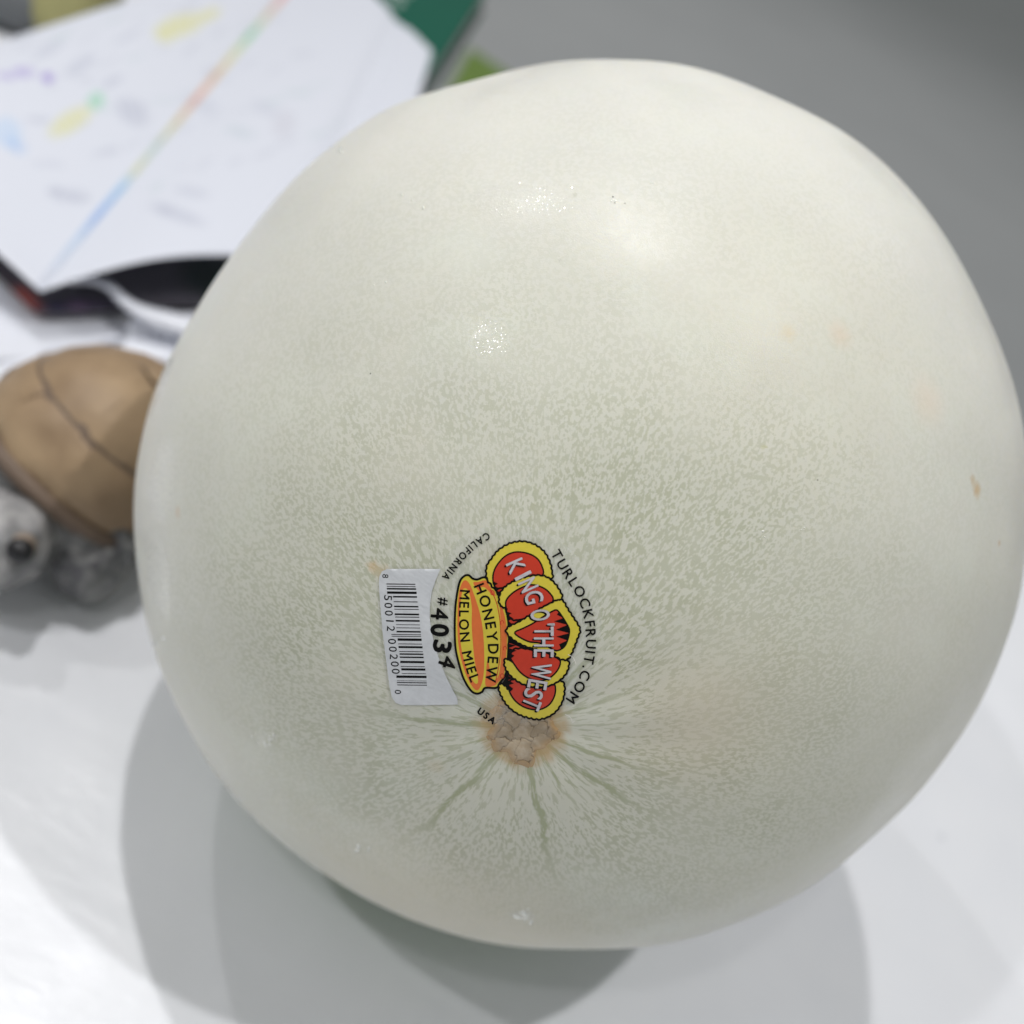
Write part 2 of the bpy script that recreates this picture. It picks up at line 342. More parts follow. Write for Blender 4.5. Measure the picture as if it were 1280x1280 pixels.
# ------------------------------------------------------------------ sticker
def zc(p): p = np.asarray(p, float); return p / 4 + np.array([460, 650])
def kc(p): p = np.asarray(p, float); return np.stack([p[..., 0] * .656, 160 + p[..., 1] * .656], -1)
BASE_OFF = .00016
def smooth_closed(pts, n_=6):
    p = np.asarray(pts, float); out = []
    L = len(p)
    for i in range(L):
        p0, p1, p2, p3 = p[i - 1], p[i], p[(i + 1) % L], p[(i + 2) % L]
        for k in range(n_):
            t = k / n_
            out.append(.5 * ((2 * p1) + (p2 - p0) * t + (2 * p0 - 5 * p1 + 4 * p2 - p3) * t * t + (3 * p1 - p0 - 3 * p2 + p3) * t ** 3))
    return np.array(out)
def smooth_open(pts, n_=8):
    p = np.asarray(pts, float); p = np.vstack([2 * p[0] - p[1], p, 2 * p[-1] - p[-2]]); out = []
    for i in range(1, len(p) - 2):
        p0, p1, p2, p3 = p[i - 1:i + 3]
        for k in range(n_):
            t = k / n_
            out.append(.5 * ((2 * p1) + (p2 - p0) * t + (2 * p0 - 5 * p1 + 4 * p2 - p3) * t * t + (3 * p1 - p0 - 3 * p2 + p3) * t ** 3))
    out.append(p[-2]); return np.array(out)
def inside(pt, poly):
    x, y = pt[..., 0], pt[..., 1]; r_ = np.zeros(x.shape, bool); j = len(poly) - 1
    for i in range(len(poly)):
        xi, yi = poly[i]; xj, yj = poly[j]
        cnd = ((yi > y) != (yj > y)) & (x < (xj - xi) * (y - yi) / (yj - yi + 1e-12) + xi)
        r_ ^= cnd; j = i
    return r_
def fill2d(poly, step=14):
    poly = np.asarray(poly, float)
    lo, hi = poly.min(0), poly.max(0)
    g = np.stack(np.meshgrid(np.arange(lo[0], hi[0], step), np.arange(lo[1], hi[1], step), indexing='ij'), -1).reshape(-1, 2) + .31
    g = g[inside(g, poly)] if len(g) else g
    if len(g):
        dm = np.sqrt(((g[:, None] - poly[None]) ** 2).sum(-1)).min(1); g = g[dm > step * .4]
    allp = np.vstack([poly, g]) if len(g) else poly
    k = len(poly)
    ov, oe, of, *_ = geometry.delaunay_2d_cdt([Vector(p) for p in allp], [], [list(range(k))], 1, 1e-4)
    return np.array([(q.x, q.y) for q in ov]), [tuple(f_) for f_ in of]
def stroke(pts, wd, closed=True):
    p = np.asarray(pts, float)
    if closed: a = np.roll(p, 1, 0); c = np.roll(p, -1, 0)
    else: a = np.vstack([p[0], p[:-1]]); c = np.vstack([p[1:], p[-1]])
    t = c - a; t /= np.linalg.norm(t, axis=1)[:, None] + 1e-9; nn_ = np.stack([-t[:, 1], t[:, 0]], -1)
    v_ = np.concatenate([p + nn_ * wd / 2, p - nn_ * wd / 2]); L = len(p)
    f_ = [(i, (i + 1) % L, L + (i + 1) % L, L + i) for i in range(L if closed else L - 1)]
    return v_, f_
class Layer:
    def __init__(s): s.v = []; s.f = []; s.k = 0
    def add(s, v_, f_):
        s.v.append(np.asarray(v_, float)[:, :2]); s.f += [tuple(i + s.k for i in q) for q in f_]; s.k += len(v_); return s
    def build(s, name, mat, lv, parent):
        pz = zc(np.vstack(s.v)); p3, _ = surf(pz[:, 0], pz[:, 1], BASE_OFF + lv * 6e-6)
        o = meshobj(name, p3, s.f, mat, parent, True, MLOC)
        o.data.polygons.foreach_set('use_smooth', [True] * len(o.data.polygons)); return o
def ink(name, col, rough=.34):
    m, nt, b = mat_new(name); n = N(nt)
    f = n.noise(n.obj(), 1500, 3)
    n.put(b.inputs['Base Color'], n.mix(f, tuple(c * .9 for c in col) + (1,), tuple(min(1, c * 1.06) for c in col) + (1,)))
    b.inputs['Roughness'].default_value = rough; b.inputs['Specular IOR Level'].default_value = .12 if max(col) < .02 else .3
    return m
I_black = ink('black_ink', (.004, .004, .004), .5); I_red = ink('red_ink', (.56, .045, .022)); I_yel = ink('yellow_ink', (.66, .55, .06))
I_or = ink('orange_ink', (.72, .17, .045)); I_let = ink('pale_letter_ink', (.58, .55, .58)); I_white = ink('white_label', (.60, .62, .65), .22)
nt = I_white.node_tree; n = N(nt); b = nt.nodes['Principled BSDF']
n.put(b.inputs['Normal'], n.bump(n.noise(n.vm('MULTIPLY', n.obj(), (1.0, 1.0, 2.5)), 190, 3, .5), .6, .0004)); b.inputs['Specular IOR Level'].default_value = .5
# transparent film
m_film, nt, b = mat_new('clear_film'); n = N(nt)
b.inputs['Base Color'].default_value = (.8, .82, .8, 1); b.inputs['Roughness'].default_value = .16; b.inputs['Alpha'].default_value = .13
n.put(b.inputs['Normal'], n.bump(n.noise(n.obj(), 260, 3), .5, .0002))
filmc = np.array([(700 + 468 * math.cos(a), 520 + 500 * math.sin(a)) for a in np.linspace(-2.15, 2.25, 60)])
film_poly = np.vstack([filmc, kc([(688, 1158), (260, 1162), (215, 1145), (185, 1100), (140, 800), (98, 400), (86, 250), (90, 190), (110, 145), (150, 126), (555, 126)])])
v_, f_ = fill2d(film_poly, 20)
L = Layer().add(v_, f_); sticker = L.build('produce_sticker', m_film, -3, melon)
# label patch with bar code
lab = kc([(150, 128), (250, 127), (400, 127), (555, 128), (520, 210), (490, 300), (475, 400), (474, 500), (488, 600), (510, 700), (545, 810), (590, 930), (645, 1040), (683, 1110), (688, 1158), (550, 1161), (400, 1163), (260, 1162), (215, 1145), (185, 1100), (165, 1000), (140, 800), (115, 600), (98, 400), (88, 250), (90, 190), (110, 148)])
v_, f_ = fill2d(lab, 16); Layer().add(v_, f_).build('barcode_label', I_white, 0, sticker)
L = Layer()
for y, t, x0, x1 in [(243, 8, 145, 365), (261, 6, 150, 366), (279, 13, 148, 370), (308, 20, 150, 375), (339, 13, 195, 378), (377, 7, 200, 382), (413, 12, 203, 388), (434, 6, 205, 390), (472, 14, 208, 393), (493, 7, 212, 395),
                     (521, 14, 215, 398), (551, 5, 218, 400), (575, 6, 220, 402), (604, 13, 222, 406), (626, 6, 183, 408), (640, 6, 185, 408), (664, 20, 230, 413), (697, 6, 235, 415), (721, 17, 237, 420), (755, 6, 243, 422),
                     (774, 12, 245, 426), (798, 12, 247, 428), (834, 18, 250, 433), (868, 6, 254, 436), (890, 18, 258, 441), (922, 5, 262, 445), (946, 20, 220, 450), (977, 4, 225, 450), (991, 8, 225, 452), (1009, 7, 228, 453)]:
    xs = np.linspace(x0, x1, 9); ys = y + (xs - 260) * .012
    v_, f_ = stroke(kc(np.stack([xs, ys], -1)), t * .656 * .92, False); L.add(v_, f_)
L.build('barcode_bars', I_black, 1, sticker)
# glyphs
_glyph = {}
def glyph(ch, weight=0.0):
    key = (ch, weight)
    if key not in _glyph:
        cu = bpy.data.curves.new('glyph', 'FONT'); cu.body = ch; cu.size = 1; cu.offset = weight; cu.resolution_u = 4
        ob_ = bpy.data.objects.new('glyph', cu); COL.objects.link(ob_); bpy.context.view_layer.update()
        me = ob_.evaluated_get(bpy.context.evaluated_depsgraph_get()).to_mesh()
        v_ = np.array([(q.co.x, q.co.y) for q in me.vertices]); f_ = [tuple(p.vertices) for p in me.polygons]
        bpy.data.objects.remove(ob_); bpy.data.curves.remove(cu); _glyph[key] = (v_, f_)
    return _glyph[key]
CAP = None
def put_char(L, ch, c, ang, H, W=None, weight=0.0, dx=0, dy=0):
    """ang: direction of the letter's up, degrees anticlockwise from picture right; text reads clockwise from up"""
    v_, f_ = glyph(ch, 0.0); lo, hi = v_.min(0), v_.max(0)
    q = v_ - (lo + hi) / 2; cap = glyph('H', 0)[0]; ch_h = cap[:, 1].max() - cap[:, 1].min()
    s = H / ch_h; sxw = s if W is None else W / (hi[0] - lo[0])
    if ch in "'": q = q + [0, 0]
    up = np.array([math.cos(math.radians(ang)), -math.sin(math.radians(ang))]); rt = np.array([-up[1], up[0]])
    p = np.array(c) + [dx, dy] + np.outer(q[:, 0] * sxw, rt) + np.outer(q[:, 1] * s, up)
    r_ = weight * H * 1.35
    L.add(p, f_)
    if r_ > 0:
        for k in range(6): L.add(p + r_ * np.array([math.cos(k * math.pi / 3 + .2), math.sin(k * math.pi / 3 + .2)]), f_)
def path_text(L, txt, ctr, H, weight=0.0, sq=1.0, flip=False):
    c = smooth_open(ctr, 12); seg = np.hypot(*np.diff(c, axis=0).T); cum = np.concatenate([[0], np.cumsum(seg)])
    ws = [(glyph(ch, 0)[0][:, 0].max() - glyph(ch, 0)[0][:, 0].min()) if ch != ' ' else .3 for ch in txt]
    cap = glyph('H', 0)[0]; s = H / (cap[:, 1].max() - cap[:, 1].min()) * sq
    tot = sum(ws) * s; adv0 = ws[0] * s / 2; advn = ws[-1] * s / 2
    gapw = (cum[-1] - (tot - adv0 - advn)) / (len(txt) - 1)
    pos = 0.0
    for i, ch in enumerate(txt):
        if i: pos += (ws[i - 1] + ws[i]) * s / 2 + gapw
        x = np.interp(pos, cum, c[:, 0]); y = np.interp(pos, cum, c[:, 1])
        x2 = np.interp(pos + 6, cum, c[:, 0]) - np.interp(pos - 6, cum, c[:, 0]); y2 = np.interp(pos + 6, cum, c[:, 1]) - np.interp(pos - 6, cum, c[:, 1])
        if ch == ' ': continue
        t = np.array([x2, y2]); t /= np.linalg.norm(t); up = np.array([t[1], -t[0]])
        a = math.degrees(math.atan2(-up[1], up[0]))
        cc = np.array([x, y])
        if ch == '.': cc = cc - up * H * .42
        put_char(L, ch, cc, a, H, None if sq == 1 else ws[i] * s, weight)
L = Layer()
for ch, x, y, hgt in (('8', 137, 182, 44), ('5', 157, 347, 58), ('0', 160, 405, 58), ('0', 164, 463, 58), ('1', 172, 523, 58), ('2', 179, 581, 58), ('0', 188, 678, 58), ('0', 194, 737, 58), ('2', 201, 795, 58), ('0', 209, 850, 58), ('0', 216, 905, 58), ('0', 232, 1062, 46)):
    put_char(L, ch, kc((x, y)), -4, hgt * .656, (hgt * .66 if ch != '1' else hgt * .16) * .656, .008)
L.build('barcode_digits', I_black, 1, sticker)
L = Layer()
path_text(L, 'TURLOCKFRUIT.COM', [(945, 172), (983, 240), (1025, 303), (1063, 365), (1088, 425), (1105, 490), (1113, 560), (1114, 620), (1106, 690), (1090, 755), (1065, 818), (1022, 885)], 49, .018)
path_text(L, 'CALIFORNIA', [(594, 82), (565, 102), (538, 120), (515, 139), (478, 175), (440, 222), (394, 281)], 35, .03, .86)
path_text(L, 'USA', [(566, 955), (592, 974), (622, 996)], 31, .05)
L.build('lettering', I_black, 2, sticker)
L = Layer()
put_char(L, '#', (375, 406), -4, 48, 38, .02)
for ch, x, y, a in (('4', 361, 468, -5), ('0', 361, 549, -4), ('3', 373, 630, -8), ('4', 401, 709, -18)): put_char(L, ch, (x, y), a, 84, 54, .018 if ch == '4' else .04)
L.build('lettering', I_black, 2, sticker)
# basket
bk = smooth_closed([(436, 560), (437, 470), (444, 390), (460, 310), (482, 280), (505, 275), (525, 291), (548, 296), (585, 285), (608, 310), (655, 370), (692, 450), (706, 540), (703, 650), (692, 760), (660, 812), (642, 836), (588, 836), (572, 856), (545, 865), (515, 848), (480, 790), (455, 710), (440, 640)], 5)
v_, f_ = fill2d(bk, 18); Layer().add(v_, f_).build('emblem_basket', I_yel, 0, sticker)
L = Layer()
orp = smooth_closed([(449, 500), (453, 400), (463, 335), (484, 300), (510, 318), (535, 380), (560, 460), (575, 540), (582, 640), (582, 740), (572, 810), (550, 848), (522, 828), (488, 760), (462, 670), (451, 590)], 5)
v_, f_ = fill2d(orp, 18); L.add(v_, f_)
v_, f_ = fill2d(smooth_closed([(527, 312), (555, 308), (588, 300), (606, 325), (640, 375), (622, 372), (585, 335), (560, 340), (566, 360), (548, 345)], 3), 12); L.add(v_, f_)
v_, f_ = fill2d(smooth_closed([(660, 420), (683, 470), (696, 560), (692, 680), (680, 770), (648, 812), (632, 826), (590, 826), (592, 760), (600, 700), (625, 795), (655, 770), (668, 660), (668, 560)], 4), 12); L.add(v_, f_)
L.build('emblem_orange_field', I_or, 1, sticker)
L = Layer()
yb = smooth_closed([(478, 345), (505, 355), (520, 430), (520, 520), (525, 600), (535, 700), (552, 800), (535, 812), (505, 760), (478, 680), (464, 600), (460, 500), (464, 420)], 5)
v_, f_ = fill2d(yb, 14); L.add(v_, f_)
L.build('emblem_yellow_band', I_yel, 2, sticker)
L = Layer()
L.add(*stroke(smooth_open([(612, 345), (640, 400), (657, 470), (665, 560), (664, 660), (652, 745), (640, 800)]), 4, False))
for c_ in ((624, 362), (672, 777)): L.add(*stroke(np.array([(c_[0] + 9 * math.cos(a), c_[1] + 11 * math.sin(a)) for a in np.linspace(0, 6.2, 16)]), 4))
for c_ in ((672, 512), (686, 640)): L.add(*stroke(np.array([(c_[0] + 8 * math.cos(a), c_[1] + 11 * math.sin(a)) for a in np.linspace(2.2, 6.6, 12)]), 4, False))
L.build('emblem_red_line', I_red, 3, sticker)
L = Layer()
L.add(*stroke(bk, 11))
path_text(L, 'MELON MIEL', [(486, 372), (482, 440), (482, 520), (488, 600), (500, 680), (520, 752), (533, 788)], 47, .026)
path_text(L, 'HONEYDEW', [(563, 342), (586, 400), (600, 460), (614, 520), (622, 580), (628, 640), (626, 700), (618, 768)], 51, .022)
L.build('lettering', I_black, 3, sticker)
# crown lobes
def scal(poly, amp=6.0, per=27):
    p = smooth_closed(poly, 7); seg = np.hypot(*(np.roll(p, -1, 0) - p).T); cum = np.cumsum(seg)
    t = np.roll(p, -1, 0) - np.roll(p, 1, 0); t /= np.linalg.norm(t, axis=1)[:, None] + 1e-9; nn_ = np.stack([-t[:, 1], t[:, 0]], -1)
    return p + nn_ * (amp * np.abs(np.sin(cum / per * math.pi)) - amp * .5)[:, None]
lobes = [
 (4, [(598, 300), (591, 262), (597, 222), (622, 186), (648, 153), (690, 124), (735, 108), (790, 106), (845, 126), (885, 160), (910, 205), (921, 250), (918, 296), (840, 300), (700, 330), (640, 345), (612, 318)],
     [(628, 312), (628, 268), (648, 222), (690, 178), (740, 159), (800, 166), (845, 190), (870, 228), (876, 270), (835, 290), (760, 300), (700, 330), (655, 375), (640, 340)]),
 (4, [(664, 816), (655, 832), (664, 868), (695, 920), (745, 962), (800, 984), (862, 992), (925, 966), (965, 918), (982, 862), (978, 812), (940, 795), (850, 800), (760, 790), (715, 800), (700, 840), (688, 826)],
     [(703, 765), (745, 790), (795, 820), (860, 838), (925, 815), (938, 845), (928, 888), (900, 925), (850, 945), (790, 935), (742, 905), (712, 862), (702, 820)]),
 (8, [(664, 428), (655, 395), (668, 352), (706, 316), (765, 290), (832, 273), (890, 280), (930, 308), (960, 350), (972, 388), (930, 440), (850, 470), (740, 500), (700, 470), (690, 440)],
     [(693, 445), (692, 402), (722, 365), (772, 335), (822, 322), (872, 335), (906, 360), (926, 398), (885, 450), (820, 490), (745, 530), (708, 545), (702, 495)]),
 (8, [(692, 690), (683, 710), (692, 745), (724, 784), (772, 815), (825, 830), (900, 826), (958, 798), (994, 757), (1004, 705), (965, 670), (860, 650), (740, 640), (712, 690), (722, 704)],
     [(706, 610), (760, 628), (830, 650), (890, 660), (950, 690), (962, 712), (945, 752), (905, 788), (855, 800), (805, 787), (762, 757), (732, 717), (715, 690), (706, 655)]),
 (12, [(950, 396), (976, 400), (1000, 440), (1026, 480), (1052, 520), (1062, 552), (1048, 592), (1030, 640), (1006, 688), (975, 696), (935, 678), (928, 660), (830, 642), (770, 622), (722, 592), (692, 558), (702, 532), (760, 502), (812, 470), (880, 428)],
      [(945, 448), (968, 475), (990, 510), (1007, 545), (1000, 592), (980, 632), (945, 650), (918, 640), (860, 612), (800, 603), (735, 563), (778, 538), (822, 516), (875, 482), (920, 455)])]
bkp = smooth_closed([(612, 310), (640, 300), (720, 330), (760, 430), (780, 520), (780, 640), (760, 760), (740, 840), (700, 850), (672, 820), (690, 780), (702, 700), (708, 600), (706, 500), (690, 430), (655, 370)], 5)
v_, f_ = fill2d(bkp, 16); Layer().add(v_, f_).build('emblem_backing', I_black, 2, sticker)
for lv, outer, inner in lobes:
    op = scal(outer); v_, f_ = fill2d(op, 16); Layer().add(v_, f_).build('emblem_yellow_band', I_yel, lv, sticker)
    ip = smooth_closed(inner, 5); v_, f_ = fill2d(ip, 16)
    Layer().add(v_, f_).build('emblem_red_field', I_red, lv + 1, sticker)
    L = Layer(); L.add(*stroke(op, 10)); L.add(*stroke(ip, 8)); L.build('emblem_outline', I_black, lv + 2, sticker)
def spikes(L, base, tip_dir, ln_, k):
    b_ = smooth_open(base, 8); idx = np.linspace(0, len(b_) - 1, 2 * k + 1).astype(int)
    out = [b_[0]]
    for i in range(k):
        out += [b_[idx[2 * i]], b_[idx[2 * i + 1]] + np.array(tip_dir) * ln_[i % len(ln_)]]
    out.append(b_[idx[-1]])
    for i in range(k):
        a, c_, e_ = b_[idx[2 * i]], b_[idx[2 * i + 1]] + np.array(tip_dir) * ln_[i % len(ln_)], b_[idx[2 * i + 2]]
        L.add(np.array([a, c_, e_]), [(0, 1, 2)])
L = Layer()
spikes(L, [(628, 305), (638, 340), (655, 372)], (.85, .1), (26, 32, 22), 3)
spikes(L, [(695, 455), (700, 490), (706, 535)], (1, 0), (24, 30, 20), 3)
spikes(L, [(706, 615), (705, 650), (714, 690)], (1, 0), (34, 40, 24), 3)
spikes(L, [(702, 775), (702, 810), (712, 855)], (1, .1), (22, 30, 20), 3)
spikes(L, [(955, 455), (985, 498), (1006, 545), (1000, 592), (968, 645)], (-1, 0), (22, 58, 66, 62, 30), 5)
L.build('emblem_spikes', I_black, 15, sticker)
KT = [('K', 742, 228, 24, 86, 54), ('I', 777, 276, 27, 86, 14), ('N', 803, 322, 24, 88, 52), ('G', 831, 383, 14, 88, 58), ('O', 862, 472, 5, 92, 52), ("'", 916, 519, 0, 92, 9), ('T', 881, 553, 0, 94, 44), ('H', 880, 606, 0, 96, 42),
      ('E', 880, 662, -1, 96, 36), ('W', 868, 752, -4, 96, 74), ('E', 848, 818, -10, 94, 40), ('S', 829, 865, -14, 90, 42), ('T', 820, 914, -22, 88, 46)]
L = Layer()
for ch, x, y, a, H_, W_ in KT:
    put_char(L, ch, (x, y), a, H_, W_, .014)
    for k_ in range(1, 4): put_char(L, ch, (x, y), a, H_, W_, .004, -3.0 * k_, 2.2 * k_)
Ls = L; Ls.build('lettering', I_black, 17, sticker)
L = Layer()
for ch, x, y, a, H_, W_ in KT: put_char(L, ch, (x, y), a, H_, W_, .012)
L.build('lettering', I_let, 19, sticker)

# --- little dried drips and beads on the skin
m_drip, nt, b = mat_new('clear_bead')
b.inputs['Base Color'].default_value = (.76, .77, .71, 1); b.inputs['Roughness'].default_value = .05; b.inputs['IOR'].default_value = 1.6
L_v, L_f = [], []
rng = np.random.default_rng(11)
def bead(px, py, rp, hk=.35, st=1.0, an=0.0):
    base = len(L_v); nr, na = 4, 9
    for i in range(nr + 1):
        rr = rp * math.sin(i / nr * math.pi / 2); hz = math.cos(i / nr * math.pi / 2)
        for j in range(na):
            a = 2 * math.pi * j / na; ux, uy = rr * math.cos(a) * st, rr * math.sin(a)
            qx = px + ux * math.cos(an) - uy * math.sin(an); qy = py + ux * math.sin(an) + uy * math.cos(an)
            p, nv_ = surf(np.array([qx]), np.array([qy])); L_v.append(p[0] + nv_[0] * (rp * hk * 9.7e-5 * hz - .00001))
    for i in range(nr):
        for j in range(na):
            k = (j + 1) % na; L_f.append((base + i * na + j, base + i * na + k, base + (i + 1) * na + k, base + (i + 1) * na + j))
for c_, k_, sp_, r0 in (((332, 925), 9, 9, 2.0), ((652, 1143), 12, 8, 2.4), ((455, 1060), 4, 6, 2.2), ((765, 250), 4, 8, 1.6), ((425, 188), 1, 1, 3), ((190, 805), 4, 8, 2.4), ((812, 228), 2, 4, 1.5), ((960, 672), 3, 9, 1.5), ((520, 245), 5, 12, 1.4), ((370, 1075), 2, 10, 1.6), ((1000, 662), 2, 9, 1.3), ((480, 350), 3, 8, 1.2)):
    for i in range(k_):
        bead(c_[0] + rng.normal() * sp_, c_[1] + rng.normal() * sp_ * .6, r0 * rng.uniform(.6, 1.2), rng.uniform(.5, .85), rng.uniform(.8, 1.6), rng.uniform(0, 3))
o = meshobj('juice_beads', L_v, L_f, m_drip, melon, True, MLOC); o['kind'] = 'stuff'
# thin pale fibres stuck by the sticker
m_fib = plain('pale_fibre', (.75, .72, .68), .5)
L = Layer(); L.add(*stroke(smooth_open([(985, 965), (1005, 975), (1018, 990), (1022, 1005), (1035, 998)]), 3.2, False)); L.add(*stroke(smooth_open([(1000, 668), (1022, 680), (1035, 700), (1040, 716)]), 3, False))
L.build('fibre', m_fib, 22, melon)

# ------------------------------------------------------------------ turtle figure
m_shell, nt, b = mat_new('brown_shell'); n = N(nt)
f1 = n.noise(n.obj(), 55, 4); f2 = n.noise(n.obj(), 500, 4)
c = n.mix(n.ss(f1, .3, .7), (.26, .175, .10, 1), (.40, .285, .17, 1)); c = n.mix(n.m('MULTIPLY', f2, .3), c, (.17, .11, .07, 1))
n.put(b.inputs['Base Color'], c); b.inputs['Roughness'].default_value = .55; n.put(b.inputs['Normal'], n.bump(f2, .4, .0003))
m_gr = plain('dark_brown_groove', (.15, .105, .075), .6)
m_skin, nt, b = mat_new('grey_mottled_skin'); n = N(nt)
f1 = n.noise(n.obj(), 110, 4); f2 = n.noise(n.obj(), 420, 3)
c = n.mix(n.ss(f1, .35, .65), (.08, .08, .09, 1), (.23, .23, .225, 1)); c = n.mix(n.ss(f2, .45, .7, 0.0, .5), c, (.34, .34, .33, 1))
n.put(b.inputs['Base Color'], c); b.inputs['Roughness'].default_value = .5; n.put(b.inputs['Normal'], n.bump(f1, .5, .0008))
m_head, nt, b = mat_new('pale_grey_head'); n = N(nt)
f1 = n.noise(n.obj(), 160, 4)
n.put(b.inputs['Base Color'], n.mix(n.ss(f1, .35, .65), (.17, .17, .175, 1), (.40, .39, .39, 1))); b.inputs['Roughness'].default_value = .45
m_eye = plain('black_eye', (.006, .006, .008), .4); m_ring = plain('brown_eye_ring', (.25, .20, .16), .5)
SCN = at(112, 556, .026); HDP = at(4, 672, .0185)
TL = np.array([SCN[0], SCN[1], 0.0]); HA = math.atan2(HDP[1] - SCN[1], HDP[0] - SCN[0])
HL = math.hypot(HDP[1] - SCN[1], HDP[0] - SCN[0])
hd = np.array([math.cos(HA), math.sin(HA), 0]); sd = np.array([-hd[1], hd[0], 0]); upv = np.array([0, 0, 1.0])
def tw(p): p = np.asarray(p, float); return TL + np.outer(p[:, 0], hd) + np.outer(p[:, 1], sd) + np.outer(p[:, 2], upv)
TILT, PTC = math.radians(22), math.radians(24)
def tsh(p):                                   # the shell leans to one side
    p = np.array(p, float); y, z = p[:, 1].copy(), p[:, 2] - .024
    p[:, 1] = y * math.cos(TILT) + z * math.sin(TILT); p[:, 2] = -y * math.sin(TILT) + z * math.cos(TILT) + .024
    x, z = p[:, 0].copy(), p[:, 2] - .024
    p[:, 0] = x * math.cos(PTC) - z * math.sin(PTC); p[:, 2] = x * math.sin(PTC) + z * math.cos(PTC) + .024
    return tw(p)
turtle = empty('turtle_figurine', TL, label='small turtle figurine with a brown shell and grey head beside the melon', cat='figurine')
SA, SB, SH, Z0 = .0270, .0245, .0285, .0215
def dome(u, e, off=0.0):     # u azimuth, e 0 rim..pi/2 top
    pw = .85
    x = (SA + off) * np.cos(e) ** pw * np.cos(u); y = (SB + off) * np.cos(e) ** pw * np.sin(u)
    z = Z0 + (SH + off) * np.sin(e) + .0018 * np.cos(2 * u) * np.cos(e)
    return np.stack([x, y, z], -1)
def piece(u0, u1, e0, e1, name='scute', nu=9, ne=7, g=.0):
    uu, ee = np.meshgrid(np.linspace(0, 1, nu), np.linspace(0, 1, ne), indexing='ij')
    ed_ = np.minimum(np.minimum(uu, 1 - uu) * 3 + .72, np.minimum(ee, 1 - ee) * 7); ed_ = np.clip(ed_, 0, 1)
    off = -.0004 + .0007 * ed_ ** .5 - .0009 * (np.sin(math.pi * uu) - .6) * (np.sin(math.pi * ee) - .5) + .0003 * np.sin(9 * uu + u0 * 5) * np.sin(7 * ee + 2)
    return uu * (u1 - u0) + u0, ee * (e1 - e0) + e0, off, nu, ne
def add_piece(u0, u1, e0, e1):
    uu, ee, off, nu, ne = piece(u0, u1, e0, e1)
    p = dome(uu, np.minimum(ee, math.pi / 2 - .001), off).reshape(-1, 3)
    meshobj('scute', tsh(p), grid_faces(nu, ne), m_shell, turtle, True, TL)
uu, ee = np.meshgrid(np.linspace(0, 2 * math.pi, 48, endpoint=False), np.linspace(-.12, math.pi / 2, 20), indexing='ij')
p = dome(uu, np.clip(ee, -.12, math.pi / 2 - .001), -.0004).reshape(48, 20, 3).transpose(1, 0, 2).reshape(-1, 3)
meshobj('shell', tsh(p), grid_faces(20, 48, True), m_gr, turtle, True, TL)
for k in range(8): add_piece(k * math.pi / 4 + .3, (k + 1) * math.pi / 4 + .3, .03, .56)
for k in range(5): add_piece(k * 2 * math.pi / 5 + .1, (k + 1) * 2 * math.pi / 5 + .1, .59, 1.44)
uu, ee = np.meshgrid(np.linspace(0, 2 * math.pi, 30, endpoint=False), np.linspace(1.44, math.pi / 2 - .001, 6), indexing='ij')
p = dome(uu, ee, .0004).transpose(1, 0, 2).reshape(-1, 3); meshobj('scute', tsh(p), grid_faces(6, 30, True), m_shell, turtle, True, TL)
# marginal rim
def torus_rim(zc_, rx, ry, rr, mat, name):
    a, q = np.meshgrid(np.linspace(0, 2 * math.pi, 60, endpoint=False), np.linspace(0, 2 * math.pi, 10, endpoint=False), indexing='ij')
    x = (rx + rr * np.cos(q)) * np.cos(a); y = (ry + rr * np.cos(q)) * np.sin(a); z = zc_ + rr * .9 * np.sin(q) + .0018 * np.cos(2 * a)
    fs = []
    for i in range(60):
        for j in range(10): fs.append((i * 10 + j, ((i + 1) % 60) * 10 + j, ((i + 1) % 60) * 10 + (j + 1) % 10, i * 10 + (j + 1) % 10))
    meshobj(name, tsh(np.stack([x, y, z], -1).reshape(-1, 3)), fs, mat, turtle, True, TL)
torus_rim(Z0 - .0005, SA - .0005, SB - .0005, .0022, m_gr, 'shell_rim')
def blob(c, r, name, mat, par=None, rot=0.0, pitch=0.0, lump=.06, bend=None, tf=None):
    th_, ph_ = np.meshgrid(np.linspace(.01, math.pi - .01, 22), np.linspace(0, 2 * math.pi, 32, endpoint=False), indexing='ij')
    d = np.stack([np.sin(th_) * np.cos(ph_), np.sin(th_) * np.sin(ph_), np.cos(th_)], -1)
    k = 1 + lump * np.sin(d[..., 0] * 7 + 1) * np.sin(d[..., 1] * 6 + 2) + lump * .5 * np.sin(d[..., 2] * 13)
    p = d * k[..., None] * np.array(r)
    if bend: p[..., 2] += bend * (p[..., 0] / r[0]) ** 2 * r[2]
    cp, sp_ = math.cos(pitch), math.sin(pitch)
    x, z = p[..., 0] * cp + p[..., 2] * sp_, -p[..., 0] * sp_ + p[..., 2] * cp; p[..., 0], p[..., 2] = x, z
    cr, sr = math.cos(rot), math.sin(rot); x, y = p[..., 0] * cr - p[..., 1] * sr, p[..., 0] * sr + p[..., 1] * cr; p[..., 0], p[..., 1] = x, y
    p = p.reshape(-1, 3) + np.array(c); p[:, 2] = np.maximum(p[:, 2], .0006)
    return meshobj(name, (tf or tw)(p), grid_faces(22, 32, True) + [tuple(range(32))[::-1], tuple(21 * 32 + i for i in range(32))], mat, par or turtle, True, TL)
blob((0, 0, .0150), (.0255, .0228, .0125), 'body', m_skin, tf=tsh)
LG = at(112, 690, .012); lx = (LG - TL) @ hd; ly = (LG - TL) @ sd
for x, y, rt in ((lx, ly, .6), (lx, -ly * .9, -.6), (-.018, .014, 2.5), (-.018, -.014, -2.5)):
    blob((x, y, .0105), (.0105, .0085, .0108), 'leg', m_skin, rot=rt, lump=.06)
